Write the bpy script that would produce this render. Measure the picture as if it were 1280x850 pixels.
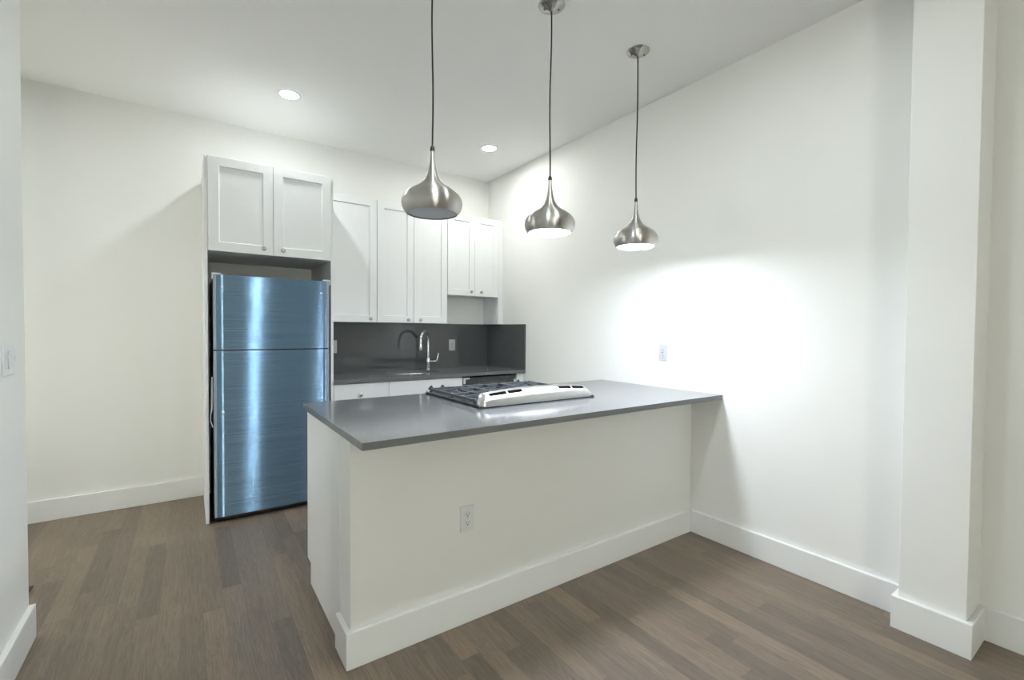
import bpy, bmesh, math, random
from math import sin, cos, pi, radians, sqrt
from mathutils import Vector, Matrix

random.seed(7)
for o in list(bpy.data.objects):
    bpy.data.objects.remove(o)
S = bpy.context.scene
COL = S.collection

# ------------------------------------------------------------------ camera
CAM = Vector((-2.6861, -4.3071, 1.3048))
YAW, PITCH, ROLL, F_PX = -0.6102, -0.0221, 0.0075, 576.56
fw = Vector((sin(-YAW)*cos(PITCH), cos(YAW)*cos(PITCH), sin(PITCH)))
rt = fw.cross(Vector((0, 0, 1))).normalized()
up = rt.cross(fw)
r2 = cos(ROLL)*rt + sin(ROLL)*up
u2 = -sin(ROLL)*rt + cos(ROLL)*up
cd = bpy.data.cameras.new('camera')
cd.sensor_fit = 'HORIZONTAL'; cd.sensor_width = 36.0; cd.lens = F_PX/1280*36.0
cd.clip_start = 0.02; cd.clip_end = 60
cam = bpy.data.objects.new('camera', cd); COL.objects.link(cam)
m = Matrix((r2, u2, -fw)).transposed().to_4x4(); m.translation = CAM
cam.matrix_world = m
S.camera = cam

# ------------------------------------------------------------------ view, world, light levels
S.view_settings.view_transform = 'Standard'
S.view_settings.look = 'None'
S.view_settings.gamma = 1.0
S.view_settings.use_curve_mapping = False
S.view_settings.exposure = 0.11
W = bpy.data.worlds.new('world'); S.world = W; W.use_nodes = True
bg = W.node_tree.nodes['Background']
bg.inputs['Color'].default_value = (1.0, 0.98, 0.88, 1)
bg.inputs['Strength'].default_value = 12.0
# recessed lamps: (x, y, radiance, colour, label); the last ones are overhead or behind the camera
DOWN = {
    'K1': (-2.113, -0.789, 243.0, (0.92, 0.97, 0.98), 'recessed ceiling light above the refrigerator'),
    'K2': (-0.500, -0.806, 299.7, (0.98, 1.00, 0.97), 'recessed ceiling light in the corner by the right wall, above the dishwasher'),
    'L': (-3.900, -0.900, 150.0, (0.92, 0.97, 1.00), 'recessed ceiling light over the passage behind the left partition'),
    'A1': (-2.02, -3.29, 437.4, (0.84, 0.95, 1.00), 'recessed ceiling light overhead at the left, in front of the peninsula'),
    'A2': (-1.15, -3.29, 226.8, (0.94, 1.00, 1.00), 'recessed ceiling light overhead at the right, in front of the peninsula'),
}
PEND_E = 122.0                      # radiance of the lit pendant diffusers
PEND_COL = (0.82, 0.88, 1.0)

H = 2.9132                          # ceiling height
HB = 0.142                          # baseboard height
TB = 0.021                          # baseboard thickness
XL = -3.2427                        # left partition face
YL = -1.5992                        # its free end
YC, YB, XC = -2.7304, -1.7134, -2.2055   # peninsula top: front, back, left
YP, XE, YR = -2.5187, -2.1854, -2.373    # knee wall front, end, back
ZT, ZS = 0.914, 0.886               # worktop top, underside
Y1, Y2, XCOL = -3.639, -3.8582, -0.1234  # pilaster
XR2 = 0.095                         # right wall past the pilaster
YF = -7.4                           # front wall of the living area

# ------------------------------------------------------------------ materials
def new_mat(name):
    mt = bpy.data.materials.new(name); mt.use_nodes = True
    nt = mt.node_tree
    return mt, nt, nt.nodes['Principled BSDF']

def N(nt, t, **kw):
    n = nt.nodes.new(t)
    for k, v in kw.items():
        setattr(n, k, v)
    return n

def surf(name, col, rough, metal=0.0, noise=0.03, nscale=40, bump=0.0, bscale=300, spec=0.5,
         stretch=(1, 1, 1), coat=0.0, aniso=0.0, tangent=None, rvar=0.0):
    """Principled material with a little procedural colour, gloss and bump variation."""
    mt, nt, b = new_mat(name)
    L = nt.links.new
    tc = N(nt, 'ShaderNodeTexCoord'); mp = N(nt, 'ShaderNodeMapping')
    mp.inputs['Scale'].default_value = stretch
    L(tc.outputs['Object'], mp.inputs['Vector'])
    nz = N(nt, 'ShaderNodeTexNoise'); nz.inputs['Scale'].default_value = nscale
    nz.inputs['Detail'].default_value = 4
    L(mp.outputs[0], nz.inputs['Vector'])
    cr = N(nt, 'ShaderNodeValToRGB')
    lo = tuple(max(0, c*(1-noise)) for c in col); hi = tuple(min(1, c*(1+noise)) for c in col)
    cr.color_ramp.elements[0].position = 0.3; cr.color_ramp.elements[1].position = 0.7
    cr.color_ramp.elements[0].color = (*lo, 1); cr.color_ramp.elements[1].color = (*hi, 1)
    L(nz.outputs['Fac'], cr.inputs[0]); L(cr.outputs[0], b.inputs['Base Color'])
    b.inputs['Roughness'].default_value = rough
    b.inputs['Metallic'].default_value = metal
    b.inputs['Specular IOR Level'].default_value = spec
    b.inputs['Coat Weight'].default_value = coat
    b.inputs['Coat Roughness'].default_value = 0.08
    if rvar:
        mr = N(nt, 'ShaderNodeMapRange')
        mr.inputs['To Min'].default_value = max(0, rough-rvar); mr.inputs['To Max'].default_value = rough+rvar
        L(nz.outputs['Fac'], mr.inputs['Value']); L(mr.outputs[0], b.inputs['Roughness'])
    if bump:
        nb = N(nt, 'ShaderNodeTexNoise'); nb.inputs['Scale'].default_value = bscale
        L(mp.outputs[0], nb.inputs['Vector'])
        bp = N(nt, 'ShaderNodeBump'); bp.inputs['Strength'].default_value = bump
        bp.inputs['Distance'].default_value = 0.001
        L(nb.outputs['Fac'], bp.inputs['Height']); L(bp.outputs[0], b.inputs['Normal'])
    if aniso:
        b.inputs['Anisotropic'].default_value = aniso
        if tangent == 'radial':
            tg = N(nt, 'ShaderNodeTangent'); tg.direction_type = 'RADIAL'; tg.axis = 'Z'
            b.inputs['Anisotropic Rotation'].default_value = 0.25
            L(tg.outputs[0], b.inputs['Tangent'])
        elif tangent:
            cx = N(nt, 'ShaderNodeCombineXYZ')
            for i in range(3): cx.inputs[i].default_value = tangent[i]
            L(cx.outputs[0], b.inputs['Tangent'])
    return mt

def emit(name, col, strength):
    mt, nt, b = new_mat(name)
    b.inputs['Base Color'].default_value = (0.9, 0.9, 0.9, 1)
    b.inputs['Emission Color'].default_value = (*col, 1)
    b.inputs['Emission Strength'].default_value = strength
    return mt

def floor_mat():
    mt, nt, b = new_mat('oak_planks')
    L = nt.links.new
    PW, PL = 0.0826, 0.85
    tc = N(nt, 'ShaderNodeTexCoord'); sp = N(nt, 'ShaderNodeSeparateXYZ')
    L(tc.outputs['Object'], sp.inputs[0])
    def M(op, a, bb=None, c=None):
        n = N(nt, 'ShaderNodeMath', operation=op)
        for i, v in enumerate((a, bb, c)):
            if v is None: continue
            if isinstance(v, (int, float)): n.inputs[i].default_value = v
            else: L(v, n.inputs[i])
        return n.outputs[0]
    xs = M('DIVIDE', sp.outputs[0], PW); col = M('FLOOR', xs); fx = M('FRACT', xs)
    wn = N(nt, 'ShaderNodeTexWhiteNoise', noise_dimensions='1D'); L(col, wn.inputs['W'])
    off = M('MULTIPLY', wn.outputs['Value'], 7.3)
    ys = M('ADD', M('DIVIDE', sp.outputs[1], PL), off); row = M('FLOOR', ys); fy = M('FRACT', ys)
    cb = N(nt, 'ShaderNodeCombineXYZ'); L(col, cb.inputs[0]); L(row, cb.inputs[1])
    w2 = N(nt, 'ShaderNodeTexWhiteNoise', noise_dimensions='2D'); L(cb.outputs[0], w2.inputs['Vector'])
    # grain, shifted plank by plank
    sh = N(nt, 'ShaderNodeVectorMath', operation='SCALE'); sh.inputs['Scale'].default_value = 13.0
    L(w2.outputs['Color'], sh.inputs[0])
    ad = N(nt, 'ShaderNodeVectorMath', operation='ADD'); L(tc.outputs['Object'], ad.inputs[0]); L(sh.outputs[0], ad.inputs[1])
    mp = N(nt, 'ShaderNodeMapping'); mp.inputs['Scale'].default_value = (26, 2.4, 1); L(ad.outputs[0], mp.inputs['Vector'])
    g1 = N(nt, 'ShaderNodeTexNoise'); g1.inputs['Scale'].default_value = 1.0; g1.inputs['Detail'].default_value = 5
    g1.inputs['Distortion'].default_value = 1.2; L(mp.outputs[0], g1.inputs['Vector'])
    rings = M('SINE', M('MULTIPLY', g1.outputs['Fac'], 46.0))
    mp2 = N(nt, 'ShaderNodeMapping'); mp2.inputs['Scale'].default_value = (240, 6, 1); L(ad.outputs[0], mp2.inputs['Vector'])
    g2 = N(nt, 'ShaderNodeTexNoise'); g2.inputs['Scale'].default_value = 1.0; g2.inputs['Detail'].default_value = 3
    L(mp2.outputs[0], g2.inputs['Vector'])
    cr = N(nt, 'ShaderNodeValToRGB'); e = cr.color_ramp.elements
    e[0].position = 0.0; e[0].color = (0.147, 0.113, 0.084, 1)
    e[1].position = 1.0; e[1].color = (0.237, 0.177, 0.124, 1)
    for ps, c in ((0.25, (0.173, 0.135, 0.1, 1)), (0.5, (0.191, 0.144, 0.104, 1)), (0.8, (0.208, 0.162, 0.117, 1))):
        q = e.new(ps); q.color = c
    L(w2.outputs['Value'], cr.inputs[0])
    k = M('ADD', M('MULTIPLY', rings, 0.085), M('MULTIPLY', M('SUBTRACT', g2.outputs['Fac'], 0.5), 0.75))
    k = M('ADD', k, M('ADD', 1.0, M('MULTIPLY', M('SUBTRACT', g1.outputs['Fac'], 0.5), 0.35)))
    # seams
    ex = M('MINIMUM', fx, M('SUBTRACT', 1.0, fx)); ey = M('MULTIPLY', M('MINIMUM', fy, M('SUBTRACT', 1.0, fy)), PL/PW)
    ed = M('MINIMUM', ex, ey)
    mr = N(nt, 'ShaderNodeMapRange'); mr.inputs['From Max'].default_value = 0.012
    mr.inputs['To Min'].default_value = 0.72; L(ed, mr.inputs['Value'])
    k = M('MULTIPLY', k, mr.outputs[0])
    ml = N(nt, 'ShaderNodeVectorMath', operation='SCALE'); L(cr.outputs[0], ml.inputs[0]); L(k, ml.inputs['Scale'])
    # pale scuffs left by the builders
    sc = N(nt, 'ShaderNodeTexNoise'); sc.inputs['Scale'].default_value = 2.3; sc.inputs['Detail'].default_value = 9
    sc.inputs['Roughness'].default_value = 0.75; L(tc.outputs['Object'], sc.inputs['Vector'])
    sr = N(nt, 'ShaderNodeMapRange'); sr.inputs['From Min'].default_value = 0.62; sr.inputs['From Max'].default_value = 0.80
    sr.inputs['To Max'].default_value = 0.35; L(sc.outputs['Fac'], sr.inputs['Value'])
    mx = N(nt, 'ShaderNodeMix', data_type='RGBA'); L(sr.outputs[0], mx.inputs['Factor'])
    L(ml.outputs[0], mx.inputs['A']); mx.inputs['B'].default_value = (0.40, 0.39, 0.36, 1)
    L(mx.outputs['Result'], b.inputs['Base Color'])
    rr = N(nt, 'ShaderNodeMapRange'); rr.inputs['To Min'].default_value = 0.30; rr.inputs['To Max'].default_value = 0.48
    L(g1.outputs['Fac'], rr.inputs['Value']); L(rr.outputs[0], b.inputs['Roughness'])
    bp = N(nt, 'ShaderNodeBump'); bp.inputs['Strength'].default_value = 0.25; bp.inputs['Distance'].default_value = 0.001
    L(mr.outputs[0], bp.inputs['Height']); L(bp.outputs[0], b.inputs['Normal'])
    return mt

def fridge_mat():
    """Brushed steel still under its blue protective film: horizontal grain, faint smudges."""
    mt, nt, b = new_mat('blue_film_steel')
    L = nt.links.new
    tc = N(nt, 'ShaderNodeTexCoord')
    mp = N(nt, 'ShaderNodeMapping'); mp.inputs['Scale'].default_value = (1.2, 1, 420); L(tc.outputs['Object'], mp.inputs['Vector'])
    g = N(nt, 'ShaderNodeTexNoise'); g.inputs['Scale'].default_value = 1.0; g.inputs['Detail'].default_value = 3
    L(mp.outputs[0], g.inputs['Vector'])
    cr = N(nt, 'ShaderNodeValToRGB'); e = cr.color_ramp.elements
    e[0].position = 0.3; e[0].color = (0.215, 0.350, 0.505, 1)
    e[1].position = 0.7; e[1].color = (0.232, 0.375, 0.535, 1)
    L(g.outputs['Fac'], cr.inputs[0]); L(cr.outputs[0], b.inputs['Base Color'])
    b.inputs['Metallic'].default_value = 1.0
    s = N(nt, 'ShaderNodeTexNoise'); s.inputs['Scale'].default_value = 5; s.inputs['Detail'].default_value = 6
    L(tc.outputs['Object'], s.inputs['Vector'])
    mr = N(nt, 'ShaderNodeMapRange'); mr.inputs['To Min'].default_value = 0.13; mr.inputs['To Max'].default_value = 0.17
    L(s.outputs['Fac'], mr.inputs['Value']); L(mr.outputs[0], b.inputs['Roughness'])
    b.inputs['Anisotropic'].default_value = 0.90
    cx = N(nt, 'ShaderNodeCombineXYZ'); cx.inputs[2].default_value = 1.0
    L(cx.outputs[0], b.inputs['Tangent'])
    # the brushing itself: fine horizontal scratches tilt the normal up and down
    mp2 = N(nt, 'ShaderNodeMapping'); mp2.inputs['Scale'].default_value = (0.7, 1, 14000); L(tc.outputs['Object'], mp2.inputs['Vector'])
    g2 = N(nt, 'ShaderNodeTexNoise'); g2.inputs['Scale'].default_value = 1.0; g2.inputs['Detail'].default_value = 0
    L(mp2.outputs[0], g2.inputs['Vector'])
    m1 = N(nt, 'ShaderNodeMath', operation='SUBTRACT'); L(g2.outputs['Fac'], m1.inputs[0]); m1.inputs[1].default_value = 0.5
    m2 = N(nt, 'ShaderNodeMath', operation='MULTIPLY'); L(m1.outputs[0], m2.inputs[0]); m2.inputs[1].default_value = 2.4
    c2 = N(nt, 'ShaderNodeCombineXYZ'); L(m2.outputs[0], c2.inputs[2])
    ge = N(nt, 'ShaderNodeNewGeometry')
    va = N(nt, 'ShaderNodeVectorMath', operation='ADD'); L(ge.outputs['Normal'], va.inputs[0]); L(c2.outputs[0], va.inputs[1])
    vn = N(nt, 'ShaderNodeVectorMath', operation='NORMALIZE'); L(va.outputs[0], vn.inputs[0]); L(vn.outputs[0], b.inputs['Normal'])
    return mt

PAINT = surf('wall_paint', (0.870, 0.872, 0.840), 0.62, noise=0.006, nscale=3, bump=0.05, bscale=220)
CEIL = surf('ceiling_paint', (0.860, 0.862, 0.840), 0.75, noise=0.006, nscale=3, bump=0.04, bscale=200)
TRIM = surf('trim_paint', (0.860, 0.864, 0.845), 0.38, noise=0.008, nscale=6)
CAB = surf('cabinet_paint', (0.860, 0.870, 0.872), 0.36, noise=0.008, nscale=5)
CARC = surf('cabinet_inside', (0.70, 0.70, 0.67), 0.5, noise=0.01, nscale=5)
FLOOR = floor_mat()
QUARTZ = surf('grey_quartz', (0.155, 0.160, 0.162), 0.13, noise=0.22, nscale=420, rvar=0.02)
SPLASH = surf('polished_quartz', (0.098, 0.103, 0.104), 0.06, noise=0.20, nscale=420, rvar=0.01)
FILM = fridge_mat()
GREYSIDE = surf('film_edge', (0.36, 0.40, 0.45), 0.4, noise=0.05, nscale=60)
BLACK = surf('black_plastic', (0.014, 0.014, 0.015), 0.45, noise=0.15, nscale=80)
CASEB = surf('black_case', (0.012, 0.012, 0.013), 0.5, noise=0.2, nscale=60, bump=0.2, bscale=500)
WPLAST = surf('white_plastic', (0.80, 0.82, 0.82), 0.35, noise=0.01, nscale=30)
GPLAST = surf('grey_plastic', (0.50, 0.52, 0.52), 0.4, noise=0.02, nscale=40)
SLOT = surf('dark_slot', (0.02, 0.02, 0.02), 0.6, noise=0.1, nscale=50)
NICKEL = surf('brushed_nickel', (0.56, 0.54, 0.505), 0.38, 1.0, noise=0.06, nscale=30, stretch=(1, 1, 40), aniso=0.93, tangent='radial')
CANOPY = surf('canopy_nickel', (0.40, 0.385, 0.355), 0.24, 1.0, noise=0.05, nscale=40, aniso=0.6, tangent='radial')
KNOBM = surf('knob_nickel', (0.42, 0.415, 0.40), 0.28, 1.0, noise=0.05, nscale=80)
STEEL = surf('brushed_steel', (0.62, 0.615, 0.605), 0.30, 1.0, noise=0.05, nscale=14, stretch=(1, 60, 60), rvar=0.03)
CHROME = surf('chrome', (0.85, 0.86, 0.87), 0.07, 1.0, noise=0.01, nscale=20)
IRON = surf('cast_iron', (0.075, 0.088, 0.100), 0.42, noise=0.25, nscale=120, bump=0.35, bscale=600)
ENAMEL = surf('dark_enamel', (0.030, 0.034, 0.034), 0.22, noise=0.2, nscale=70)
DARKST = surf('dark_steel', (0.11, 0.12, 0.118), 0.30, 0.7, noise=0.3, nscale=9, stretch=(2, 30, 40))
CORDM = surf('black_cord', (0.008, 0.008, 0.008), 0.85, noise=0.3, nscale=300, bump=0.4, bscale=900)
FROST = surf('frosted_diffuser', (0.56, 0.60, 0.63), 0.55, noise=0.02, nscale=20)
REGM = surf('register_metal', (0.035, 0.028, 0.022), 0.5, noise=0.2, nscale=60)
FOAM = surf('packing_foam', (0.82, 0.83, 0.82), 0.85, noise=0.04, nscale=200, bump=0.4, bscale=400)
CLEAR = surf('milky_plastic', (0.58, 0.60, 0.60), 0.25, noise=0.08, nscale=90)
PGLOW = emit('lit_diffuser', PEND_COL, PEND_E)
def glass_mat():
    mt, nt, b = new_mat('window_glass')
    b.inputs['Base Color'].default_value = (0.95, 0.97, 0.97, 1)
    b.inputs['Transmission Weight'].default_value = 1.0
    b.inputs['Roughness'].default_value = 0.0
    b.inputs['IOR'].default_value = 1.05
    return mt
GLASS = glass_mat()

# ------------------------------------------------------------------ mesh helpers
def BM(): return bmesh.new()

def box(bm, x0, x1, y0, y1, z0, z1, bev=0.0, seg=2):
    vs = [bm.verts.new(v) for v in ((x0, y0, z0), (x1, y0, z0), (x1, y1, z0), (x0, y1, z0),
                                    (x0, y0, z1), (x1, y0, z1), (x1, y1, z1), (x0, y1, z1))]
    fs = [bm.faces.new([vs[i] for i in q]) for q in
          ((0, 3, 2, 1), (4, 5, 6, 7), (0, 1, 5, 4), (1, 2, 6, 5), (2, 3, 7, 6), (3, 0, 4, 7))]
    if bev:
        es = list({e for f in fs for e in f.edges})
        bmesh.ops.bevel(bm, geom=es, offset=bev, segments=seg, affect='EDGES', profile=0.5)
    return bm

def prism(bm, poly, ax, a0, a1, bev=0.0):
    """poly: 2-D outline in the two other axes, pushed along axis ax from a0 to a1."""
    def P(a, p):
        if ax == 'x': return (a, p[0], p[1])
        if ax == 'y': return (p[0], a, p[1])
        return (p[0], p[1], a)
    A = [bm.verts.new(P(a0, p)) for p in poly]; B = [bm.verts.new(P(a1, p)) for p in poly]
    n = len(poly); fs = [bm.faces.new(A), bm.faces.new(B[::-1])]
    for i in range(n):
        fs.append(bm.faces.new((A[i], B[i], B[(i+1) % n], A[(i+1) % n])))
    bmesh.ops.recalc_face_normals(bm, faces=fs)
    if bev:
        es = list({e for f in fs for e in f.edges})
        bmesh.ops.bevel(bm, geom=es, offset=bev, segments=2, affect='EDGES', profile=0.5)
    return bm

def lathe(bm, prof, c=(0, 0, 0), n=48, axis='z', closed=False):
    c = Vector(c); rings = []
    def P(r, h, t):
        a, b = r*cos(t), r*sin(t)
        v = {'z': (a, b, h), 'y': (a, h, b), 'x': (h, a, b)}[axis]
        return c + Vector(v)
    for r, h in prof:
        if r < 1e-6: rings.append([bm.verts.new(P(0, h, 0))])
        else: rings.append([bm.verts.new(P(r, h, 2*pi*i/n)) for i in range(n)])
    fs = []
    prs = list(zip(rings[:-1], rings[1:]))
    if closed: prs.append((rings[-1], rings[0]))
    for A, B in prs:
        for i in range(n):
            j = (i+1) % n
            if len(A) == 1 and len(B) == 1: continue
            if len(A) == 1: fs.append(bm.faces.new((A[0], B[i], B[j])))
            elif len(B) == 1: fs.append(bm.faces.new((A[i], B[0], A[j])))
            else: fs.append(bm.faces.new((A[i], B[i], B[j], A[j])))
    for f in fs: f.smooth = True
    bmesh.ops.recalc_face_normals(bm, faces=fs)
    return bm

def tube(bm, pts, r, n=14):
    pts = [Vector(p) for p in pts]; k = len(pts)
    rs = r if isinstance(r, (list, tuple)) else [r]*k
    T = []
    for i in range(k):
        a = pts[max(i-1, 0)]; b = pts[min(i+1, k-1)]; T.append((b-a).normalized())
    ref = Vector((0, 0, 1)) if abs(T[0].z) < 0.9 else Vector((1, 0, 0))
    u = T[0].cross(ref).normalized(); rings = []
    for i in range(k):
        u = (u - T[i]*u.dot(T[i])).normalized(); v = T[i].cross(u)
        rings.append([bm.verts.new(pts[i]+rs[i]*(cos(2*pi*j/n)*u+sin(2*pi*j/n)*v)) for j in range(n)])
    fs = [bm.faces.new(rings[0]), bm.faces.new(rings[-1])]
    for A, B in zip(rings[:-1], rings[1:]):
        for j in range(n):
            q = (j+1) % n; fs.append(bm.faces.new((A[j], A[q], B[q], B[j])))
    for f in fs: f.smooth = True
    bmesh.ops.recalc_face_normals(bm, faces=fs)
    return bm

def arc(c, r, a0, a1, n, u, v):
    c, u, v = Vector(c), Vector(u), Vector(v)
    return [c + r*(cos(a0+(a1-a0)*i/n)*u + sin(a0+(a1-a0)*i/n)*v) for i in range(n+1)]

def root_loc(p):
    while p.parent: p = p.parent
    return p.location.copy()

def obj(name, bm, mt, parent=None, origin=(0, 0, 0), label=None):
    o0 = root_loc(parent) if parent else Vector(origin)
    bmesh.ops.translate(bm, vec=-o0, verts=bm.verts)
    me = bpy.data.meshes.new(name); bm.to_mesh(me); bm.free()
    if any(p.use_smooth for p in me.polygons): me.set_sharp_from_angle(angle=radians(32))
    me.materials.append(mt)
    o = bpy.data.objects.new(name, me); COL.objects.link(o)
    if parent: o.parent = parent
    else: o.location = o0
    if label: o['label'] = label
    return o

def tag(o, label, cat, group=None, kind=None):
    o['label'] = label; o['category'] = cat
    if group: o['group'] = group
    if kind: o['kind'] = kind
    return o

def thing(name, label, cat, loc, group=None):
    o = bpy.data.objects.new(name, None); COL.objects.link(o)
    o.location = loc; o.empty_display_size = 0.05
    return tag(o, label, cat, group)

def struct(name, bm, mt, label, cat, origin=(0, 0, 0)):
    return tag(obj(name, bm, mt, origin=origin), label, cat, kind='structure')

def copy_thing(root, loc, label):
    r = root.copy(); COL.objects.link(r); r.location = loc; r['label'] = label
    for ch in list(root.children):
        c = ch.copy(); COL.objects.link(c); c.parent = r
        for g in list(ch.children):
            d = g.copy(); COL.objects.link(d); d.parent = c
    return r

# ------------------------------------------------------------------ the room
XLL = -4.7
YP0 = -3.2                          # near end of the passage behind the partition
bm = BM(); prism(bm, [(XL-0.125, YF-0.15), (0.3, YF-0.15), (0.3, 0.15), (XLL-0.15, 0.15), (XLL-0.15, YP0-0.15), (XL-0.125, YP0-0.15)], 'z', -0.08, 0.0)
struct('floor', bm, FLOOR, 'grey brown oak plank floor', 'floor')
bm = BM(); prism(bm, [(XL-0.125, YF-0.15), (0.3, YF-0.15), (0.3, 0.15), (XLL-0.15, 0.15), (XLL-0.15, YP0-0.15), (XL-0.125, YP0-0.15)], 'z', H, H+0.1)
struct('ceiling', bm, CEIL, 'flat off-white painted ceiling', 'ceiling')
bm = BM(); box(bm, XLL-0.15, 0.3, 0, 0.15, 0, H)
struct('wall_back', bm, PAINT, 'off-white wall behind the refrigerator and sink run', 'wall')
bm = BM(); box(bm, 0, 0.3, Y1, 0, 0, H)
struct('wall_right', bm, PAINT, 'white wall at the right end of the peninsula', 'wall')
bm = BM(); box(bm, XCOL, 0.3, Y2, Y1, 0, H, 0.002)
struct('wall_pilaster', bm, PAINT, 'square pilaster standing out from the right wall', 'wall')
bm = BM(); box(bm, XR2, 0.3, YF, Y2, 0, H)
struct('wall_right_near', bm, PAINT, 'right wall set back on the near side of the pilaster', 'wall')
bm = BM(); box(bm, XLL-0.15, XL-0.125, YP0-0.15, YP0, 0, H)
struct('wall_passage', bm, PAINT, 'end wall of the passage hidden behind the partition', 'wall')
bm = BM(); box(bm, XL-0.125, XL, YF, YL, 0, H, 0.002)
struct('wall_left', bm, PAINT, 'near left partition wall carrying the light switch', 'wall')
# unseen walls, each with an added fill-light window: behind the camera, in the passage
def window_wall(name, label, wname, wlabel, u0, u1, w0, w1, z0, z1, d0, d1, axis):
    """Wall running u0..u1 along x (axis 'x') or y (axis 'y'), d0 outer face, d1 room face, opening w0..w1 by z0..z1."""
    def B(bm, a, b, c, d, e, f, bev=0.0):
        if axis == 'x': box(bm, a, b, min(c, d), max(c, d), e, f, bev)
        else: box(bm, min(c, d), max(c, d), a, b, e, f, bev)
    bm = BM()
    B(bm, u0, u1, d0, d1, 0, z0); B(bm, u0, u1, d0, d1, z1, H)
    B(bm, u0, w0, d0, d1, z0, z1); B(bm, w1, u1, d0, d1, z0, z1)
    struct(name, bm, PAINT, label, 'wall')
    k = 1 if d1 > d0 else -1
    f0, f1 = d0+0.04*k, d0+0.10*k; zm = (z0+z1)/2
    bm = BM()
    for u in (w0, w1-0.05): B(bm, u, u+0.05, f0, f1, z0, z1, 0.003)
    for z in (z0, zm-0.025, z1-0.05): B(bm, w0+0.05, w1-0.05, f0, f1, z, z+0.05, 0.003)
    w = struct(wname, bm, TRIM, wlabel, 'added window')
    bm = BM()
    for za, zb in ((z0+0.05, zm-0.025), (zm+0.025, z1-0.05)): B(bm, w0+0.05, w1-0.05, d0+0.068*k, d0+0.073*k, za, zb)
    obj('pane', bm, GLASS, w)
window_wall('wall_front', 'wall of the living area behind the camera', 'fill_window_1', 'added sash window giving fill light from behind the camera',
            XL-0.125, 0.3, -3.22, -2.50, 0.45, 2.70, YF-0.15, YF, 'x')  # window added for soft frontal fill, kept clear of the refrigerator's reflection
window_wall('wall_alcove', 'far left wall hidden behind the partition', 'fill_window_2', 'added sash window giving side light from behind the partition',
            YP0, 0, -0.98, -0.40, 0.50, 1.75, XLL-0.15, XLL, 'y')  # window added to light the peninsula's end panel from the left

# knee wall of the peninsula
bm = BM(); box(bm, XE, 0, YP, YR, 0, ZS, 0.001)
struct('wall_peninsula', bm, PAINT, 'low white wall under the front of the grey peninsula top', 'wall')

# baseboards: L-shaped top with a small eased edge
def baseboard(name, segs, label):
    bm = BM()
    for x0, x1, y0, y1 in segs: box(bm, x0, x1, y0, y1, 0, HB, 0.0025)
    return struct(name, bm, TRIM, label, 'baseboard')
baseboard('baseboard_back', [(XLL, -2.607, -TB, 0)], 'white baseboard on the back wall left of the refrigerator')
baseboard('baseboard_right', [(-TB, 0, Y1+TB, YP-TB-0.0005)], 'white baseboard between the peninsula and the pilaster')
bm = BM()
prism(bm, [(0, Y1), (0, Y1+TB), (XCOL-TB, Y1+TB), (XCOL-TB, Y2-TB), (XR2-TB-0.0005, Y2-TB), (XR2-TB-0.0005, Y2), (XCOL, Y2), (XCOL, Y1)], 'z', 0, HB, 0.0025)
struct('baseboard_pilaster', bm, TRIM, 'white baseboard wrapped around the foot of the pilaster', 'baseboard')
baseboard('baseboard_right_near', [(XR2-TB, XR2, YF, Y2)], 'white baseboard at the frame edge past the pilaster')
baseboard('baseboard_left', [(XL, XL+TB, YF, YL)], 'white baseboard on the near left partition')
baseboard('baseboard_front', [(XL+TB, XR2-TB, YF, YF+TB)], 'white baseboard under the added window behind the camera')
bm = BM()
prism(bm, [(XE-TB, YR), (XE-TB, YP-TB), (0, YP-TB), (0, YP), (XE, YP), (XE, YR)], 'z', 0, HB, 0.0025)
struct('baseboard_peninsula', bm, TRIM, 'white baseboard wrapped around the front of the peninsula', 'baseboard')

# ------------------------------------------------------------------ cabinet parts
def shaker(bm, x0, x1, z0, z1, y, s=0.06, t=0.02, d=0.009):
    """Door facing -y with its front at y: flat frame, recessed panel."""
    def V(x, yy, z): return bm.verts.new((x, yy, z))
    e = 0.0015
    def ring(a, yy): return [V(x0+a, yy, z0+a), V(x1-a, yy, z0+a), V(x1-a, yy, z1-a), V(x0+a, yy, z1-a)]
    R = [ring(0, y+t), ring(0, y+e), ring(e, y), ring(s, y), ring(s+0.002, y+d*0.35), ring(s+0.004, y+d)]
    fs = [bm.faces.new(R[0]), bm.faces.new(R[-1])]
    for A, B in zip(R[:-1], R[1:]):
        for i in range(4):
            j = (i+1) % 4; fs.append(bm.faces.new((A[i], A[j], B[j], B[i])))
    bmesh.ops.recalc_face_normals(bm, faces=fs)
    return bm

def knob_bm(x, y, z, dirn=-1):
    bm = BM(); k = dirn
    lathe(bm, [(0, 0), (0.0085, 0), (0.0085, 0.0015*k), (0.005, 0.004*k), (0.0045, 0.010*k), (0.009, 0.0135*k), (0.0140, 0.017*k),
               (0.0150, 0.021*k), (0.0135, 0.0245*k), (0.008, 0.0265*k), (0, 0.027*k)], (x, y, z), 24, 'y')
    return bm

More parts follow.
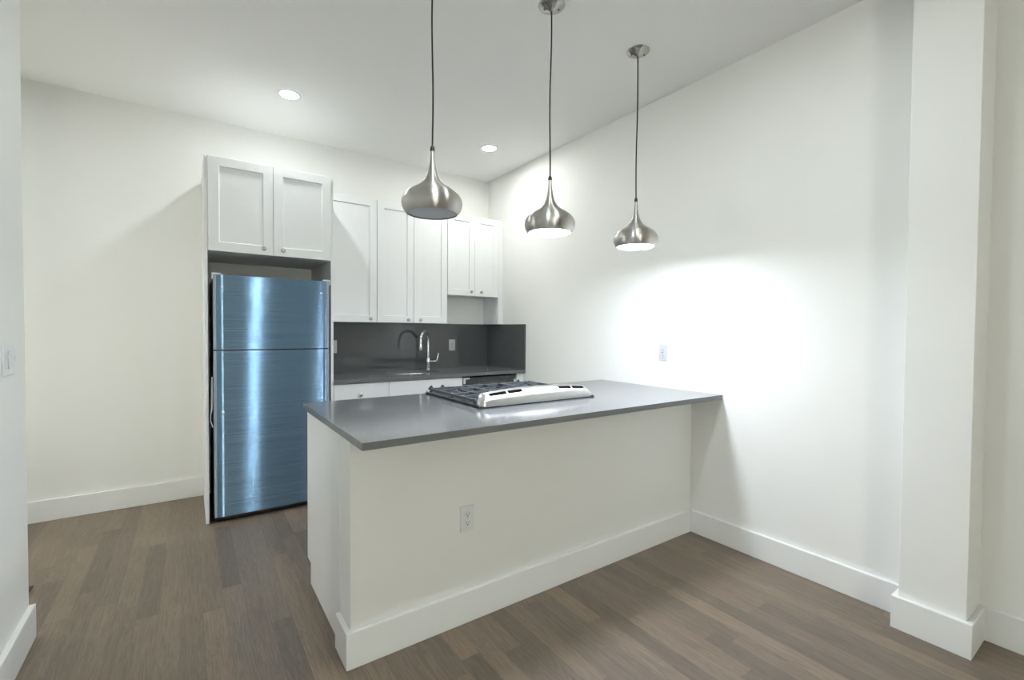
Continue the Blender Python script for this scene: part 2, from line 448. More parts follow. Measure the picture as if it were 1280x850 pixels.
def cabinet(name, label, cat, x0, x1, y0, y1, z0, z1, doors, slabs=(), toe=None, group=None, extra=None):
    """Carcass from y1 (wall) to y0 (its front); doors: (x0,x1,z0,z1,knob_x,knob_z)."""
    t = thing(name, label, cat, ((x0+x1)/2, (y0+y1)/2, z0), group)
    bm = BM()
    if toe:
        poly = [(y1, z0), (y0+0.075, z0), (y0+0.075, toe), (y0, toe), (y0, z1), (y1, z1)]
        prism(bm, poly, 'x', x0, x1, 0.0008)
    else:
        box(bm, x0, x1, y0, y1, z0, z1, 0.0008)
    obj('body', bm, CAB, t)
    yd = y0-0.0215
    for a, b, c, d, kx, kz in doors:
        bm = BM(); shaker(bm, a+0.0013, b-0.0013, c, d, yd)
        dr = obj('door', bm, CAB, t)
        if kx is not None: obj('knob', knob_bm(kx, yd, kz), KNOBM, dr, label='round brushed nickel knob')
    for a, b, c, d, kx, kz, nm in slabs:
        bm = BM(); box(bm, a+0.0015, b-0.0015, yd, yd+0.02, c, d, 0.0015)
        dr = obj(nm, bm, CAB, t)
        if kx is not None: obj('knob', knob_bm(kx, yd, kz), KNOBM, dr, label='round brushed nickel knob')
    if extra: extra(t)
    return t

# fridge surround
for x0, x1, lab in ((-2.605, -2.586, 'tall narrow white end panel at the left of the refrigerator'),
                    (-1.812, -1.793, 'tall narrow white end panel between the refrigerator and the sink run')):
    bm = BM(); box(bm, x0, x1, -0.672, -0.0008, 0.0005, 2.432, 0.001)
    tag(obj('end_panel', bm, CAB, origin=((x0+x1)/2, -0.34, 0)), lab, 'panel', 'tall panels beside the refrigerator')
cabinet('wall_cabinet', 'deep white two-door cabinet above the refrigerator', 'cabinet', -2.5852, -1.8128, -0.671, -0.001, 1.815, 2.432,
        [(-2.584, -2.2005, 1.811, 2.431, -2.261, 1.852), (-2.2005, -1.815, 1.811, 2.431, -2.141, 1.852)])

# wall cabinets over the sink run
YU = -0.279
cabinet('wall_cabinet', 'tall white wall cabinet with a single door beside the refrigerator cabinet', 'cabinet',
        -1.7918, -1.334, YU, -0.001, 1.362, 2.432, [(-1.790, -1.335, 1.361, 2.431, -1.395, 1.393)])
cabinet('wall_cabinet', 'tall white two-door wall cabinet above the faucet', 'cabinet',
        -1.3332, -0.648, YU, -0.001, 1.362, 2.432,
        [(-1.333, -0.9915, 1.361, 2.431, -1.049, 1.389), (-0.9915, -0.649, 1.361, 2.431, -0.930, 1.389)])
def endp(t):
    bm = BM(); box(bm, -0.0625, -0.030, YU-0.0205, -0.001, 1.362, 2.432, 0.001)
    box(bm, -0.030, -0.0008, YU-0.012, YU+0.008, 1.362, 2.432, 0.001)
    obj('end_panel', bm, CAB, t)
cabinet('wall_cabinet', 'short white two-door wall cabinet in the corner by the right wall', 'cabinet',
        -0.6472, -0.0635, YU, -0.001, 1.640, 2.432,
        [(-0.645, -0.344, 1.639, 2.431, -0.389, 1.679), (-0.344, -0.064, 1.639, 2.431, -0.273, 1.679)], extra=endp)

# ------------------------------------------------------------------ refrigerator
fr = thing('refrigerator', 'top-freezer refrigerator in blue protective film between tall white panels', 'refrigerator', (-2.195, -0.38, 0))
FX0, FX1, FY = -2.560, -1.832, -0.715
bm = BM(); box(bm, FX0+0.004, FX1-0.004, FY+0.068, -0.04, 0.02, 1.640, 0.006)
for x in (FX0+0.08, FX1-0.08):
    for y in (FY+0.14, -0.12): lathe(bm, [(0, 0.0005), (0.022, 0.0005), (0.022, 0.02), (0, 0.02)], (x, y, 0), 16)
obj('case', bm, CASEB, fr, label='black case')
def fdoor(name, z0, z1):
    bm = BM(); box(bm, FX0+0.003, FX1-0.003, FY+0.004, FY+0.062, z0, z1, 0.004)
    d = obj(name, bm, GREYSIDE, fr)
    bm = BM()
    # slightly bowed steel skin wrapped over the front of the door
    n = 24; prof = []
    for i in range(n+1):
        t = i/n; x = FX0+(FX1-FX0)*t
        e = min(t, 1-t)*(FX1-FX0)
        edge = 0.010*(1-min(1, e/0.012))**2
        prof.append((x, FY - 0.0015*(1-(2*t-1)**2) + edge))
    poly = prof + [(FX1, FY+0.022), (FX1-0.003, FY+0.022)] + [(FX0+0.003, FY+0.022), (FX0, FY+0.022)]
    prism(bm, poly, 'z', z0-0.001, z1+0.001)
    for f in bm.faces: f.smooth = len(f.verts) == 4
    obj('door_skin', bm, FILM, d, label='brushed steel front under blue film')
    return d
fz = fdoor('freezer_door', 1.160, 1.652); fd = fdoor('fridge_door', 0.045, 1.150)
bm = BM(); box(bm, FX0+0.004, FX1-0.004, FY+0.012, FY+0.066, 1.1515, 1.1585); obj('door_gasket', bm, BLACK, fr, label='black gap between the doors')
bm = BM(); box(bm, FX0+0.010, FX1-0.010, FY+0.045, FY+0.067, 0.006, 0.043, 0.002)
for i in range(36):
    x = FX0+0.03+i*0.0188
    box(bm, x, x+0.006, FY+0.041, FY+0.046, 0.012, 0.037)
obj('kick_grille', bm, BLACK, fr, label='black grille below the lower door')
for x0, d, z in ((FX0-0.004, 1, 1.653), (FX1-0.046, -1, 1.653)):
    bm = BM(); box(bm, x0, x0+0.05, FY+0.004, FY+0.10, z, z+0.012, 0.004)
    xa = x0-0.002 if d > 0 else x0+0.044
    box(bm, xa, xa+0.008, FY+0.003, FY+0.03, z-0.028, z+0.010, 0.003)
    obj('hinge_cap', bm, WPLAST, fr, label='white plastic hinge cover')
for d, x, z in ((fz, -2.509, 1.568), (fz, -1.891, 1.563), (fd, -2.507, 0.744)):
    yy = FY - 0.0015*(1-(2*(x-FX0)/(FX1-FX0)-1)**2)
    bm = BM(); lathe(bm, [(0, -0.004), (0.004, -0.0035), (0.0075, -0.001), (0.0075, 0.004), (0, 0.004)], (x, yy, z), 18, 'y')
    obj('handle_plug', bm, WPLAST, d, label='white plug in a handle hole')
bm = BM()
tube(bm, [(FX0-0.006, FY+0.02, 0.98), (FX0-0.007, FY+0.018, 0.86), (FX0-0.008, FY+0.018, 0.77), (FX0-0.016, FY+0.018, 0.73), (FX0-0.017, FY+0.018, 0.69), (FX0-0.009, FY+0.018, 0.665), (FX0-0.004, FY+0.018, 0.645)], [0.004, 0.005, 0.005, 0.003, 0.003, 0.003, 0.004], 8)
obj('plastic_tie', bm, CLEAR, fr, label='milky plastic strip hanging at the left door edge')

# ------------------------------------------------------------------ sink run
cabinet('base_cabinet', 'white base cabinet with one drawer next to the refrigerator panel', 'cabinet', -1.7918, -1.3592, -0.645, -0.001, 0.0005, 0.8835,
        [(-1.790, -1.359, 0.106, 0.722, -1.400, 0.68)], [(-1.790, -1.359, 0.726, 0.876, -1.5905, 0.785, 'drawer')], toe=0.10)
SX, SY = -1.035, -0.365                      # sink centre
def superell(a, b, n, e=3.2):
    out = []
    for i in range(n):
        t = 2*pi*i/n; c, s = cos(t), sin(t)
        out.append((SX+a*math.copysign(abs(c)**(2/e), c), SY+b*math.copysign(abs(s)**(2/e), s)))
    return out
t = thing('base_cabinet', 'white sink base cabinet with a blank front under the faucet', 'cabinet', (-1.02, -0.32, 0.0005))
bm = BM()
for x in (-1.3582, -0.696): prism(bm, [(-0.001, 0.0005), (-0.570, 0.0005), (-0.570, 0.10), (-0.645, 0.10), (-0.645, 0.8835), (-0.001, 0.8835)], 'x', x, x+0.018, 0.0008)
box(bm, -1.340, -0.696, -0.645, -0.019, 0.10, 0.118); box(bm, -1.340, -0.696, -0.019, -0.001, 0.10, 0.8835)
box(bm, -1.340, -0.696, -0.645, -0.627, 0.80, 0.8835); box(bm, -1.340, -0.696, -0.570, -0.552, 0.0005, 0.10)
obj('body', bm, CAB, t)
bm = BM(); box(bm, -1.3567, -0.6795, -0.6665, -0.6465, 0.726, 0.876, 0.0015); obj('false_front', bm, CAB, t)
for a, b, kx in ((-1.357, -1.019, -1.06), (-1.017, -0.679, -0.976)):
    bm = BM(); shaker(bm, a, b, 0.106, 0.722, -0.6665); d = obj('door', bm, CAB, t)
    obj('knob', knob_bm(kx, -0.6665, 0.68), KNOBM, d, label='round brushed nickel knob')

# dishwasher at the right end, still in its corner foam
dw = thing('dishwasher', 'dark built-in dishwasher under the right end of the back worktop', 'dishwasher', (-0.39, -0.34, 0.0005))
DX0, DX1 = -0.672, -0.082
bm = BM(); box(bm, DX0, DX1, -0.60, -0.03, 0.09, 0.868, 0.003); box(bm, DX0+0.03, DX1-0.03, -0.56, -0.05, 0.0005, 0.09)
obj('case', bm, CASEB, dw)
bm = BM(); box(bm, DX0+0.002, DX1-0.002, -0.660, -0.6005, 0.105, 0.784, 0.004); obj('door', bm, DARKST, dw)
bm = BM(); box(bm, DX0+0.002, DX1-0.002, -0.652, -0.6005, 0.787, 0.868, 0.004)
for i in range(3): box(bm, DX0+0.03, DX1-0.03, -0.656, -0.651, 0.800+i*0.021, 0.806+i*0.021, 0.001)
for i in range(7): box(bm, DX0+0.10+i*0.055, DX0+0.125+i*0.055, -0.655, -0.651, 0.852, 0.860, 0.001)
obj('control_panel', bm, DARKST, dw)
for s, xa in ((1, DX0+0.006), (-1, DX1-0.028)):
    bm = BM()
    if s > 0:
        box(bm, xa, xa+0.062, -0.664, -0.6525, 0.852, 0.868, 0.002); box(bm, xa, xa+0.020, -0.664, -0.6525, 0.812, 0.853, 0.002)
    else:
        box(bm, xa, xa+0.022, -0.664, -0.6525, 0.800, 0.828, 0.002)
    obj('corner_foam', bm, FOAM, dw, label='white packing foam on a corner')
bm = BM(); box(bm, -0.0785, -0.001, -0.6665, -0.6465, 0.106, 0.8835, 0.0015); box(bm, -0.0785, -0.001, -0.6465, -0.40, 0.0005, 0.8835)
tag(obj('filler_panel', bm, CAB, origin=(-0.04, -0.5, 0)), 'narrow white filler strip between the dishwasher and the right wall', 'panel')

# worktop with a cut-out for the sink
def slab_with_hole(outer, hole, z0, z1):
    """outer: axis-aligned rectangle; hole: closed loop; bridged by rays from the centre of the hole."""
    x0, x1, y0, y1 = outer; bm = BM()
    n = len(hole); O = []
    for (hx, hy) in hole:
        dx, dy = hx-SX, hy-SY; k = 1e9
        if dx > 1e-9: k = min(k, (x1-SX)/dx)
        if dx < -1e-9: k = min(k, (x0-SX)/dx)
        if dy > 1e-9: k = min(k, (y1-SY)/dy)
        if dy < -1e-9: k = min(k, (y0-SY)/dy)
        O.append((SX+dx*k, SY+dy*k))
    for cx, cy in ((x0, y0), (x1, y0), (x1, y1), (x0, y1)):       # snap the nearest ray to each corner
        i = min(range(n), key=lambda q: (O[q][0]-cx)**2+(O[q][1]-cy)**2); O[i] = (cx, cy)
    L = [[bm.verts.new((*p, z)) for p in loop] for z in (z0, z1) for loop in (hole, O)]
    hb_, ob_, ht_, ot_ = L; fs = []
    for i in range(n):
        j = (i+1) % n
        for A, B in ((ht_, ot_), (ot_, ob_), (ob_, hb_), (hb_, ht_)):
            fs.append(bm.faces.new((A[i], A[j], B[j], B[i])))
    bmesh.ops.recalc_face_normals(bm, faces=fs)
    return bm
bm = slab_with_hole((-1.7922, -0.0005, -0.7009, -0.0205), superell(0.255, 0.165, 96, 2.5), ZS, ZT)
tag(obj('back_worktop', bm, QUARTZ, origin=(-0.9, -0.35, ZS)), 'dark grey stone worktop with the sink along the back wall', 'worktop')
bm = BM(); box(bm, -1.7922, -0.0005, -0.020, -0.0005, ZT-0.028, 1.3605, 0.001)
tag(obj('backsplash', bm, SPLASH, origin=(-0.9, -0.01, ZT)), 'long dark grey stone backsplash behind the faucet', 'backsplash')
bm = BM(); box(bm, -0.0200, -0.0005, -0.7009, -0.0205, ZT+0.0003, 1.3605, 0.001)
tag(obj('backsplash', bm, SPLASH, origin=(-0.01, -0.35, ZT)), 'short dark grey stone side splash on the right wall', 'backsplash')

# undermount bowl
sk = thing('sink', 'steel undermount sink bowl set in the back worktop', 'sink', (SX, SY, 0.70))
bm = BM(); loops = []
for a, z in ((0.275, 0.8855), (0.256, 0.8855), (0.252, 0.875), (0.246, 0.74), (0.232, 0.712), (0.20, 0.702), (0.05, 0.698)):
    loops.append([bm.verts.new((x, y, z)) for x, y in superell(a, a*0.165/0.255 if a < 0.26 else 0.185, 72, 2.5)])
fs = []
for A, B in zip(loops[:-1], loops[1:]):
    for i in range(72): j = (i+1) % 72; fs.append(bm.faces.new((A[i], B[i], B[j], A[j])))
fs.append(bm.faces.new(loops[-1]))
for f in bm.faces: f.smooth = True
obj('bowl', bm, STEEL, sk)
bm = BM(); lathe(bm, [(0, 0.701), (0.02, 0.7012), (0.034, 0.703), (0.038, 0.7015), (0.038, 0.699)], (SX, SY, 0), 28); obj('drain', bm, CHROME, sk)

# faucet
fa = thing('faucet', 'chrome gooseneck faucet with a side lever behind the sink', 'faucet', (-0.85, -0.315+0.09, ZT))
FXC, FYC = -0.78, -0.155
fa.location = (FXC, FYC, ZT)
bm = BM(); lathe(bm, [(0, 0.0003), (0.027, 0.0003), (0.027, 0.006), (0.021, 0.010), (0.0205, 0.05), (0.023, 0.055), (0.023, 0.098), (0.0205, 0.103), (0.016, 0.112), (0, 0.112)], (FXC, FYC, ZT), 32)
obj('body', bm, CHROME, fa)
du = Vector((-0.7071, -0.7071, 0)); R_ = 0.099
b0 = Vector((FXC, FYC, 0)); zt = 1.184
pts = [b0+Vector((0, 0, z)) for z in (ZT+0.11, 1.06, 1.12, zt)]
pts += arc(b0+du*R_+Vector((0, 0, zt)), R_, pi, 0.0, 18, du, (0, 0, 1))[1:]
pts += [b0+du*2*R_+Vector((0, 0, zt-0.012))]
bm = BM(); tube(bm, pts, 0.0125, 18); obj('spout', bm, CHROME, fa)
e0 = b0+du*2*R_
bm = BM(); lathe(bm, [(0, zt-0.0125), (0.0145, zt-0.0125), (0.0155, zt-0.02), (0.017, zt-0.070), (0.016, zt-0.074), (0, zt-0.0735)], (e0.x, e0.y, 0), 24); obj('spray_head', bm, CHROME, fa)
bm = BM()
hd = Vector((0.966, -0.259, 0)); hz = ZT+0.076
pts = [b0+hd*d+Vector((0, 0, hz+z)) for d, z in ((0.021, 0), (0.05, 0), (0.072, 0.002), (0.084, 0.010), (0.090, 0.025), (0.096, 0.05), (0.101, 0.080))]
tube(bm, pts, [0.010, 0.010, 0.0095, 0.009, 0.008, 0.0065, 0.006], 14); obj('lever', bm, CHROME, fa)

# ------------------------------------------------------------------ peninsula
RX0, RX1 = -1.512, -0.752                   # range opening
RY0 = -2.355
t = thing('base_cabinet', 'white end cabinet at the open left end of the peninsula', 'cabinet', (-1.85, -2.05, 0.0005))
bm = BM()
prism(bm, [(YR+0.001, 0.0005), (-1.8165, 0.0005), (-1.8165, 0.107), (-1.762, 0.107), (-1.762, ZS-0.0005), (YR+0.001, ZS-0.0005)], 'x', XE+0.019, RX0-0.002, 0.0008)
obj('body', bm, CAB, t)
bm = BM()
prism(bm, [(YR+0.002, 0.0005), (-1.8165, 0.0005), (-1.8165, 0.107), (-1.7405, 0.107), (-1.7405, ZS-0.0005), (YR+0.002, ZS-0.0005)], 'x', XE-0.0012, XE+0.0185, 0.0008)
obj('end_panel', bm, CAB, t)
bm = BM(); shaker(bm, 1.517, 2.163, 0.112, 0.872, 0.0)
bmesh.ops.rotate(bm, verts=bm.verts, cent=(0, 0, 0), matrix=Matrix.Rotation(pi, 3, 'Z'))
bmesh.ops.translate(bm, verts=bm.verts, vec=(0, -1.7405, 0)); d = obj('door', bm, CAB, t)
obj('knob', knob_bm(-1.56, -1.7405, 0.82, 1), KNOBM, d)
t = thing('base_cabinet', 'white cabinet between the range and the right wall under the peninsula top', 'cabinet', (-0.38, -2.05, 0.0005))
bm = BM()
prism(bm, [(YR+0.001, 0.0005), (-1.8165, 0.0005), (-1.8165, 0.107), (-1.762, 0.107), (-1.762, ZS-0.0005), (YR+0.001, ZS-0.0005)], 'x', RX1+0.002, -0.001, 0.0008)
obj('body', bm, CAB, t)
bm = BM(); shaker(bm, 0.004, 0.746, 0.112, 0.872, 0.0)
bmesh.ops.rotate(bm, verts=bm.verts, cent=(0, 0, 0), matrix=Matrix.Rotation(pi, 3, 'Z'))
bmesh.ops.translate(bm, verts=bm.verts, vec=(0, -1.7405, 0)); d = obj('door', bm, CAB, t)
obj('knob', knob_bm(-0.70, -1.7405, 0.82, 1), KNOBM, d)

bm = BM()
prism(bm, [(XC, YC), (-0.0005, YC), (-0.0005, YB), (RX1, YB), (RX1, RY0), (RX0, RY0), (RX0, YB), (XC, YB)], 'z', ZS, ZT, 0.0015)
tag(obj('peninsula_worktop', bm, QUARTZ, origin=(-1.1, -2.2, ZS)), 'large grey stone worktop of the peninsula holding the gas range', 'worktop')

# ------------------------------------------------------------------ gas range
rg = thing('gas_range', 'slide-in gas range with black grates and a steel rear vent in the peninsula', 'range', (-1.132, -2.03, 0))
a0, a1 = RX0+0.003, RX1-0.003
bm = BM(); box(bm, a0, a1, -2.340, -1.745, 0.05, 0.908, 0.002)
for x in (a0+0.06, a1-0.06):
    for y in (-2.28, -1.82): lathe(bm, [(0, 0.0005), (0.02, 0.0005), (0.02, 0.05), (0, 0.05)], (x, y, 0), 14)
obj('body', bm, CASEB, rg)
bm = BM(); box(bm, a0+0.004, a1-0.004, -1.744, -1.705, 0.20, 0.80, 0.004); dr = obj('oven_door', bm, STEEL, rg)
bm = BM(); tube(bm, [(a0+0.06, -1.704, 0.745), (a0+0.06, -1.665, 0.75), (a1-0.06, -1.665, 0.75), (a1-0.06, -1.704, 0.745)], 0.011, 12); obj('handle', bm, STEEL, dr)
bm = BM(); box(bm, a0+0.004, a1-0.004, -1.744, -1.71, 0.06, 0.195, 0.004); obj('drawer', bm, STEEL, rg)
# top tray with a raised lip resting on the worktop
T0, T1, TY0, TY1 = -1.522, -0.742, -2.376, -1.735
bm = BM(); box(bm, T0, T1, TY0, TY1, 0.9145, 0.9185, 0.0012)
for x in (T0+0.002, T1-0.014): box(bm, x, x+0.012, TY0+0.004, TY1-0.002, 0.918, 0.9255, 0.002)
box(bm, T0+0.002, T1-0.002, TY0+0.004, TY0+0.016, 0.918, 0.924, 0.002)
obj('top_tray', bm, ENAMEL, rg, label='dark enamelled cooktop tray')
# sloped control panel at the kitchen side
bm = BM(); prism(bm, [(-1.7445, 0.815), (-1.650, 0.835), (-1.645, 0.850), (-1.665, 0.895), (-1.728, 0.936), (-1.744, 0.936)], 'x', a0, a1, 0.003)
cp = obj('control_panel', bm, STEEL, rg, label='brushed steel sloping control panel')
nrm = Vector((0, 0.045, 0.069)).normalized()
for i in range(5):
    x = -1.463+i*0.166 if i else -1.463
    if i == 1: x = -1.385
    elif i > 1: x = -1.132+(i-2)*0.16 if i == 2 else (-0.88 if i == 3 else -0.80)
    c = Vector((x, -1.700, 0.918)); bm = BM()
    lathe(bm, [(0, 0), (0.021, 0), (0.021, 0.006), (0.0185, 0.009), (0.0165, 0.026), (0.014, 0.030), (0, 0.030)], (0, 0, 0), 24)
    box(bm, -0.0045, 0.0045, -0.0165, 0.0165, 0.0295, 0.0375, 0.0015)
    q = Vector((0, 0, 1)).rotation_difference(nrm).to_matrix()
    bmesh.ops.rotate(bm, verts=bm.verts, cent=(0, 0, 0), matrix=q); bmesh.ops.translate(bm, verts=bm.verts, vec=c)
    obj('knob', bm, BLACK, cp, label='black burner knob')
# burners
for bx, by, br in ((-1.385, -2.17, 0.040), (-1.385, -1.88, 0.034), (-1.132, -2.02, 0.046), (-0.88, -2.17, 0.034), (-0.88, -1.88, 0.044)):
    bm = BM(); lathe(bm, [(0, 0.9185), (br+0.022, 0.9185), (br+0.018, 0.923), (br, 0.924), (br, 0.931), (br-0.002, 0.933), (0, 0.933)], (bx, by, 0), 32)
    for k in range(16):
        a = 2*pi*k/16; x, y = bx+br*cos(a), by+br*sin(a)
        lathe(bm, [(0, 0.925), (0.003, 0.925), (0.003, 0.930), (0, 0.930)], (x, y, 0), 8)
    bn = obj('burner', bm, STEEL, rg, label='steel burner head')
    bm = BM(); lathe(bm, [(0, 0.9335), (br*0.86, 0.9335), (br*0.9, 0.936), (br*0.8, 0.941), (0, 0.942)], (bx, by, 0), 32); obj('burner_cap', bm, IRON, bn, label='black burner cap')
# three cast grates
GY0, GY1 = -2.300, -1.760
for gx0, gx1, bs in ((-1.507, -1.262, ((-1.385, -2.17), (-1.385, -1.88))), (-1.258, -1.006, ((-1.132, -2.02),)), (-1.002, -0.757, ((-0.88, -2.17), (-0.88, -1.88)))):
    bm = BM(); w = 0.011
    z0, z1 = 0.936, 0.952
    for x in (gx0, gx1-w): box(bm, x, x+w, GY0, GY1, z0, z1, 0.0025)
    for y in (GY0, GY1-w): box(bm, gx0+w, gx1-w, y, y+w, z0, z1, 0.0025)
    ym = (GY0+GY1)/2
    if len(bs) == 2: box(bm, gx0+w, gx1-w, ym-w/2, ym+w/2, z0, z1, 0.0025)
    for x in (gx0, gx1-w):                       # feet
        for y in (GY0, ym-0.011, GY1-0.022): box(bm, x, x+w, y, y+0.022, 0.9262, z0+0.002, 0.002)
    for cx, cy in bs:                            # fingers pointing at each burner, tips slightly raised
        lo = GY0 if len(bs) == 1 else (GY0 if cy < ym else ym)
        hi = GY1 if len(bs) == 1 else (ym if cy < ym else GY1)
        for sx in (-1, 1):
            xe = gx0+w if sx < 0 else gx1-w
            for dy in ((-0.075, 0, 0.075) if len(bs) == 1 else (0,)):
                prism(bm, [(xe, z0+0.002), (xe, z1), (cx+sx*0.06, z1+0.004), (cx+sx*0.022, z1+0.004), (cx+sx*0.022, z1-0.006), (cx+sx*0.06, z0+0.003)], 'y', cy+dy-0.0045, cy+dy+0.0045, 0.0015)
        for sy, ye in ((-1, lo+w), (1, hi-w/2)):
            prism(bm, [(ye, z0+0.002), (ye, z1), (cy+sy*0.06, z1+0.004), (cy+sy*0.022, z1+0.004), (cy+sy*0.022, z1-0.006), (cy+sy*0.06, z0+0.003)], 'x', cx-0.0045, cx+0.0045, 0.0015)
    obj('grate', bm, IRON, rg, label='black cast iron grate')
# arched steel vent trim at the dining side, with four slots
def hx(x):
    t = (x+1.132)/0.382
    h = 0.999-0.020*abs(t)**2.0
    e = min(x+1.513, -0.751-x)
    if e < 0.045: h -= 0.034*(1-e/0.045)**2
    return h
bm = BM(); n = 60; rows = []
slots = ((-1.446, -1.349), (-1.332, -1.243), (-0.990, -0.908), (-0.890, -0.800))
for i in range(n+1):
    x = -1.513+(0.762)*i/n; h = hx(x)
    k = h-0.921
    e = min(x+1.513, -0.751-x); yo = 0.016*(1-min(1, e/0.03))**2
    rows.append([bm.verts.new((x, y+(yo if j < 7 else -yo), z)) for j, (y, z) in enumerate(((-2.374, 0.921), (-2.3755, 0.925), (-2.3735, 0.921+k*0.40), (-2.3660, 0.921+k*0.58),
                 (-2.3520, 0.921+k*0.755), (-2.3350, 0.921+k*0.925), (-2.3240, 0.921+k), (-2.3060, 0.921+k), (-2.3040, 0.921+k*0.9), (-2.3040, 0.921)))])
fs = []; hole = []
for i in range(n):
    xm = (rows[i][0].co.x+rows[i+1][0].co.x)/2
    for j in range(10):
        q = (j+1) % 10
        f = bm.faces.new((rows[i][j], rows[i][q], rows[i+1][q], rows[i+1][j])); fs.append(f)
        if j == 4 and any(s0 < xm < s1 for s0, s1 in slots): hole.append(f)
fs += [bm.faces.new(rows[0]), bm.faces.new(rows[-1])]
bmesh.ops.recalc_face_normals(bm, faces=fs)
for f in fs: f.smooth = True
bmesh.ops.delete(bm, geom=hole, context='FACES_ONLY')
vt = obj('vent_trim', bm, STEEL, rg, label='arched brushed steel vent trim with four slots')
for s0, s1 in slots:
    bm = BM(); xm = (s0+s1)/2; h = hx(xm)-0.921; dz = hx(s1)-hx(s0)
    prism(bm, [(s0-0.006, 0.921+h*0.56-dz/2), (s1+0.006, 0.921+h*0.56+dz/2), (s1+0.006, 0.921+h*0.90+dz/2), (s0-0.006, 0.921+h*0.90-dz/2)], 'y', -2.331, -2.322)
    obj('slot_liner', bm, SLOT, vt, label='dark space inside a vent slot')

# ------------------------------------------------------------------ pendants
PZ = 1.790
def pendant(x, label, lit):
    t = thing('pendant_lamp', label, 'lamp', (x, -2.51, PZ), 'pendant lamps over the peninsula')
    outer = [(0.1055, 0.0), (0.1125, 0.006), (0.1200, 0.017), (0.1250, 0.030), (0.1270, 0.043), (0.1255, 0.056), (0.1215, 0.066), (0.1150, 0.0765),
             (0.1060, 0.0865), (0.0940, 0.0955), (0.0810, 0.1035), (0.0680, 0.1110), (0.0555, 0.1195), (0.0445, 0.1290), (0.0355, 0.1400), (0.0285, 0.1525),
             (0.0232, 0.1650), (0.0190, 0.1790), (0.0155, 0.1940), (0.0126, 0.2120), (0.0104, 0.2320), (0.0088, 0.2500), (0.0078, 0.2640)]
    inner = [(max(r-0.003, 0.004), z-0.001) for r, z in outer[::-1]]; inner[-1] = (0.1035, 0.0005)
    bm = BM(); lathe(bm, outer+inner, (x, -2.51, PZ), 72, closed=True)
    obj('shade', bm, NICKEL, t, label='spun brushed nickel onion-shaped shade')
    bm = BM(); lathe(bm, [(0, 0.0015), (0.06, 0.0020), (0.100, 0.0032), (0.1060, 0.0055), (0.1060, 0.0075), (0.06, 0.0060), (0, 0.0055)], (x, -2.51, PZ), 56)
    obj('diffuser', bm, PGLOW if lit else FROST, t, label='glowing white diffuser' if lit else 'unlit frosted grey diffuser')
    bm = BM(); lathe(bm, [(0, 0.262), (0.0095, 0.262), (0.0100, 0.268), (0.0085, 0.279), (0.0050, 0.284), (0, 0.284)], (x, -2.51, PZ), 24)
    obj('cord_grip', bm, BLACK, t, label='black cord grip on top of the shade')
    bm = BM(); z0, z1 = PZ+0.280, H-0.028; pts = []
    for i in range(41):
        u = i/40; a = sin(pi*u)
        pts.append((x+0.0035*a*sin(5.2*u+x*3), -2.51+0.003*a*sin(4.1*u+1+x), z0+(z1-z0)*u))
    tube(bm, pts, 0.0036, 8); obj('cord', bm, CORDM, t)
    bm = BM(); lathe(bm, [(0, H-0.0335), (0.007, H-0.0335), (0.0100, H-0.031), (0.030, H-0.023), (0.050, H-0.0135), (0.062, H-0.006), (0.0655, H-0.0005), (0, H-0.0005)], (x, -2.51, 0), 56)
    cn = obj('canopy', bm, CANOPY, t, label='brushed nickel ceiling canopy')
    for a in (2.55, -0.55):
        bm = BM(); lathe(bm, [(0, -0.004), (0.003, -0.0035), (0.0042, -0.001), (0.0042, 0.003), (0, 0.003)], (x+0.036*cos(a), -2.51+0.036*sin(a), H-0.0205), 12)
        obj('screw', bm, SLOT, cn)
    return t
pendant(-1.845, 'unlit nickel pendant lamp, nearest the camera, over the open end of the peninsula', False)
pendant(-1.205, 'lit nickel pendant lamp hanging in the middle, above the gas range', True)
pendant(-0.560, 'lit nickel pendant lamp nearest the right wall', True)

# ------------------------------------------------------------------ recessed downlights
def downlight(x, y, mt, label):
    t = thing('recessed_light', label, 'light', (x, y, H), 'recessed ceiling lights')
    bm = BM(); lathe(bm, [(0.074, -0.0004), (0.074, -0.003), (0.068, -0.006), (0.059, -0.0055), (0.0560, -0.0015), (0.0560, -0.0004)], (x, y, H), 40)
    obj('trim_ring', bm, TRIM, t)
    bm = BM(); lathe(bm, [(0, -0.0025), (0.0555, -0.0025), (0.0555, -0.0006), (0, -0.0006)], (x, y, H), 36)
    obj('lens', bm, mt, t, label='glowing lens')
for k, (x, y, e, c, lab) in DOWN.items():
    downlight(x, y, emit('lamp_lens_'+k, c, e), lab)

# ------------------------------------------------------------------ outlets, switch, register
def duplex(x, z, y, label):
    t = thing('outlet', label, 'outlet', (x, y, z))
    bm = BM(); box(bm, x-0.035, x+0.035, y-0.006, y-0.0003, z-0.0575, z+0.0575, 0.002)
    pl = obj('cover_plate', bm, WPLAST, t)
    for dz in (0.0195, -0.0195):
        bm = BM(); poly = [(x+0.0165*cos(a)*1.0, z+dz+max(-0.0115, min(0.0115, 0.0165*sin(a)))) for a in [2*pi*i/28 for i in range(28)]]
        prism(bm, poly, 'y', y-0.0085, y-0.005); sk_ = obj('socket', bm, WPLAST, t)
        bm = BM()
        box(bm, x-0.0075, x-0.0053, y-0.0089, y-0.0082, z+dz-0.002, z+dz+0.006); box(bm, x+0.0053, x+0.0075, y-0.0089, y-0.0082, z+dz-0.001, z+dz+0.006)
        lathe(bm, [(0, -0.0089), (0.0028, -0.0089), (0.0028, -0.0082), (0, -0.0082)], (x, y, z+dz-0.0075), 10, 'y')
        obj('slots', bm, SLOT, sk_)
    bm = BM(); lathe(bm, [(0, -0.0075), (0.0025, -0.007), (0.0032, -0.005), (0, -0.005)], (x, y, z), 12, 'y'); obj('screw', bm, GPLAST, t)
    return t
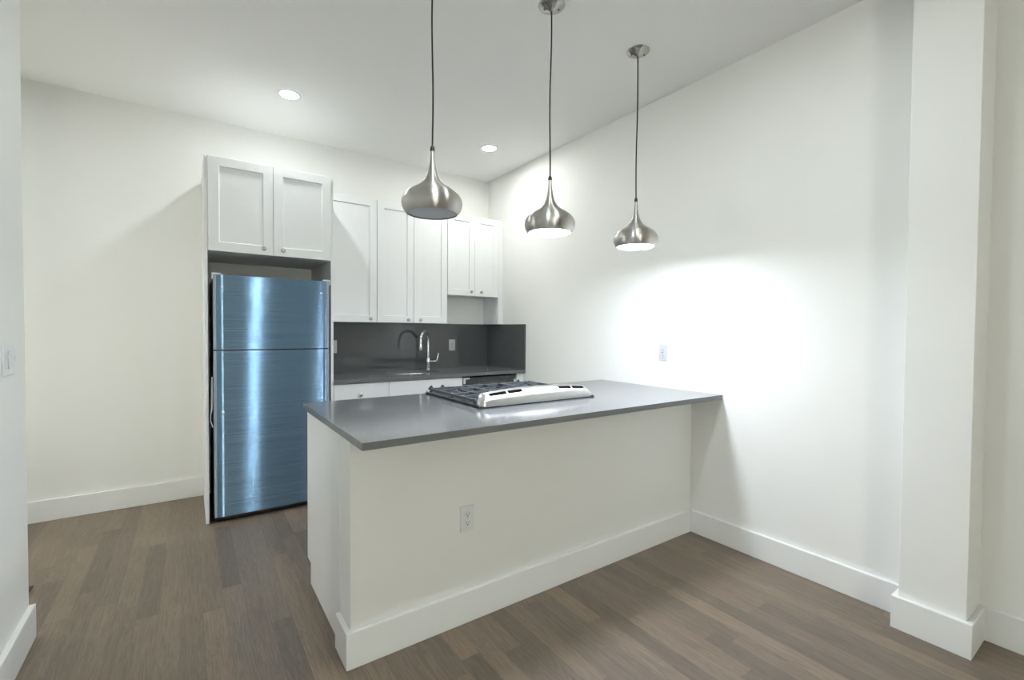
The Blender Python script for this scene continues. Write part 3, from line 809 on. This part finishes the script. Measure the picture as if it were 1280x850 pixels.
duplex(-1.675, 0.462, YP, 'white double socket outlet on the front of the peninsula')

def decora(c, axis, mt, label, half=0.0575):
    """Rectangular-insert outlet on a wall facing -y (axis 'y') or -x (axis 'x')."""
    x, y, z = c; t = thing('outlet', label, 'outlet', c)
    def bx(bm, w, d0, d1, za, zb, off=0.0, bev=0.0015):
        if axis == 'y': box(bm, x+off-w, x+off+w, y-d1, y-d0, z+za, z+zb, bev)
        else: box(bm, x-d1, x-d0, y+off-w, y+off+w, z+za, z+zb, bev)
    bm = BM(); bx(bm, 0.035, 0.0003, 0.006, -half, half, bev=0.002); obj('cover_plate', bm, mt, t)
    bm = BM(); bx(bm, 0.0165, 0.0055, 0.0085, -0.033, 0.033); so = obj('socket', bm, mt, t)
    bm = BM()
    for dz in (0.018, -0.018):
        for off in (-0.006, 0.006): bx(bm, 0.001, 0.0083, 0.0088, dz-0.003, dz+0.004, off, 0)
        bx(bm, 0.002, 0.0083, 0.0088, dz-0.010, dz-0.0065, 0, 0)
    for off in (0,): bx(bm, 0.005, 0.0083, 0.0095, -0.003, 0.003, off, 0)
    obj('slots', bm, SLOT, so)
    return t
decora((-0.452, -0.0205, 1.142), 'y', GPLAST, 'grey outlet on the backsplash to the right of the faucet')
decora((-1.640, -0.0205, 1.142), 'y', GPLAST, 'grey outlet on the backsplash beside the refrigerator panel')
decora((0, -2.293, 1.157), 'x', GPLAST, 'grey outlet on the right wall above the peninsula')

sw = thing('light_switch', 'white dimmer switch on the near left partition at the frame edge', 'switch', (XL, -1.83, 1.18))
bm = BM(); box(bm, XL+0.0003, XL+0.006, -1.893, -1.765, 1.122, 1.238, 0.002); obj('cover_plate', bm, WPLAST, sw)
bm = BM(); prism(bm, [(XL+0.006, 1.146), (XL+0.0095, 1.146), (XL+0.0075, 1.180), (XL+0.011, 1.213), (XL+0.006, 1.213)], 'y', -1.846, -1.772, 0.001); obj('rocker', bm, WPLAST, sw)
bm = BM(); box(bm, XL+0.006, XL+0.008, -1.872, -1.857, 1.146, 1.213, 0.001); box(bm, XL+0.008, XL+0.011, -1.871, -1.858, 1.185, 1.195, 0.001); obj('slider', bm, WPLAST, sw)

rgst = thing('floor_register', 'dark metal floor register just past the near left partition', 'vent', (-3.445, -1.12, 0))
bm = BM(); X0, X1, Ya, Yb = -3.56, -3.335, -1.185, -1.070
for x in (X0, X1-0.014): box(bm, x, x+0.014, Ya, Yb, 0.0005, 0.008, 0.001)
for y in (Ya, Yb-0.014): box(bm, X0+0.014, X1-0.014, y, y+0.014, 0.0005, 0.008, 0.001)
obj('frame', bm, REGM, rgst)
bm = BM()
for i in range(16): box(bm, X0+0.016+i*0.0122, X0+0.022+i*0.0122, Ya+0.014, Yb-0.014, 0.0012, 0.006)
box(bm, X0+0.014, X1-0.014, Ya+0.014, Yb-0.014, 0.0004, 0.0012)
obj('louvres', bm, REGM, rgst)
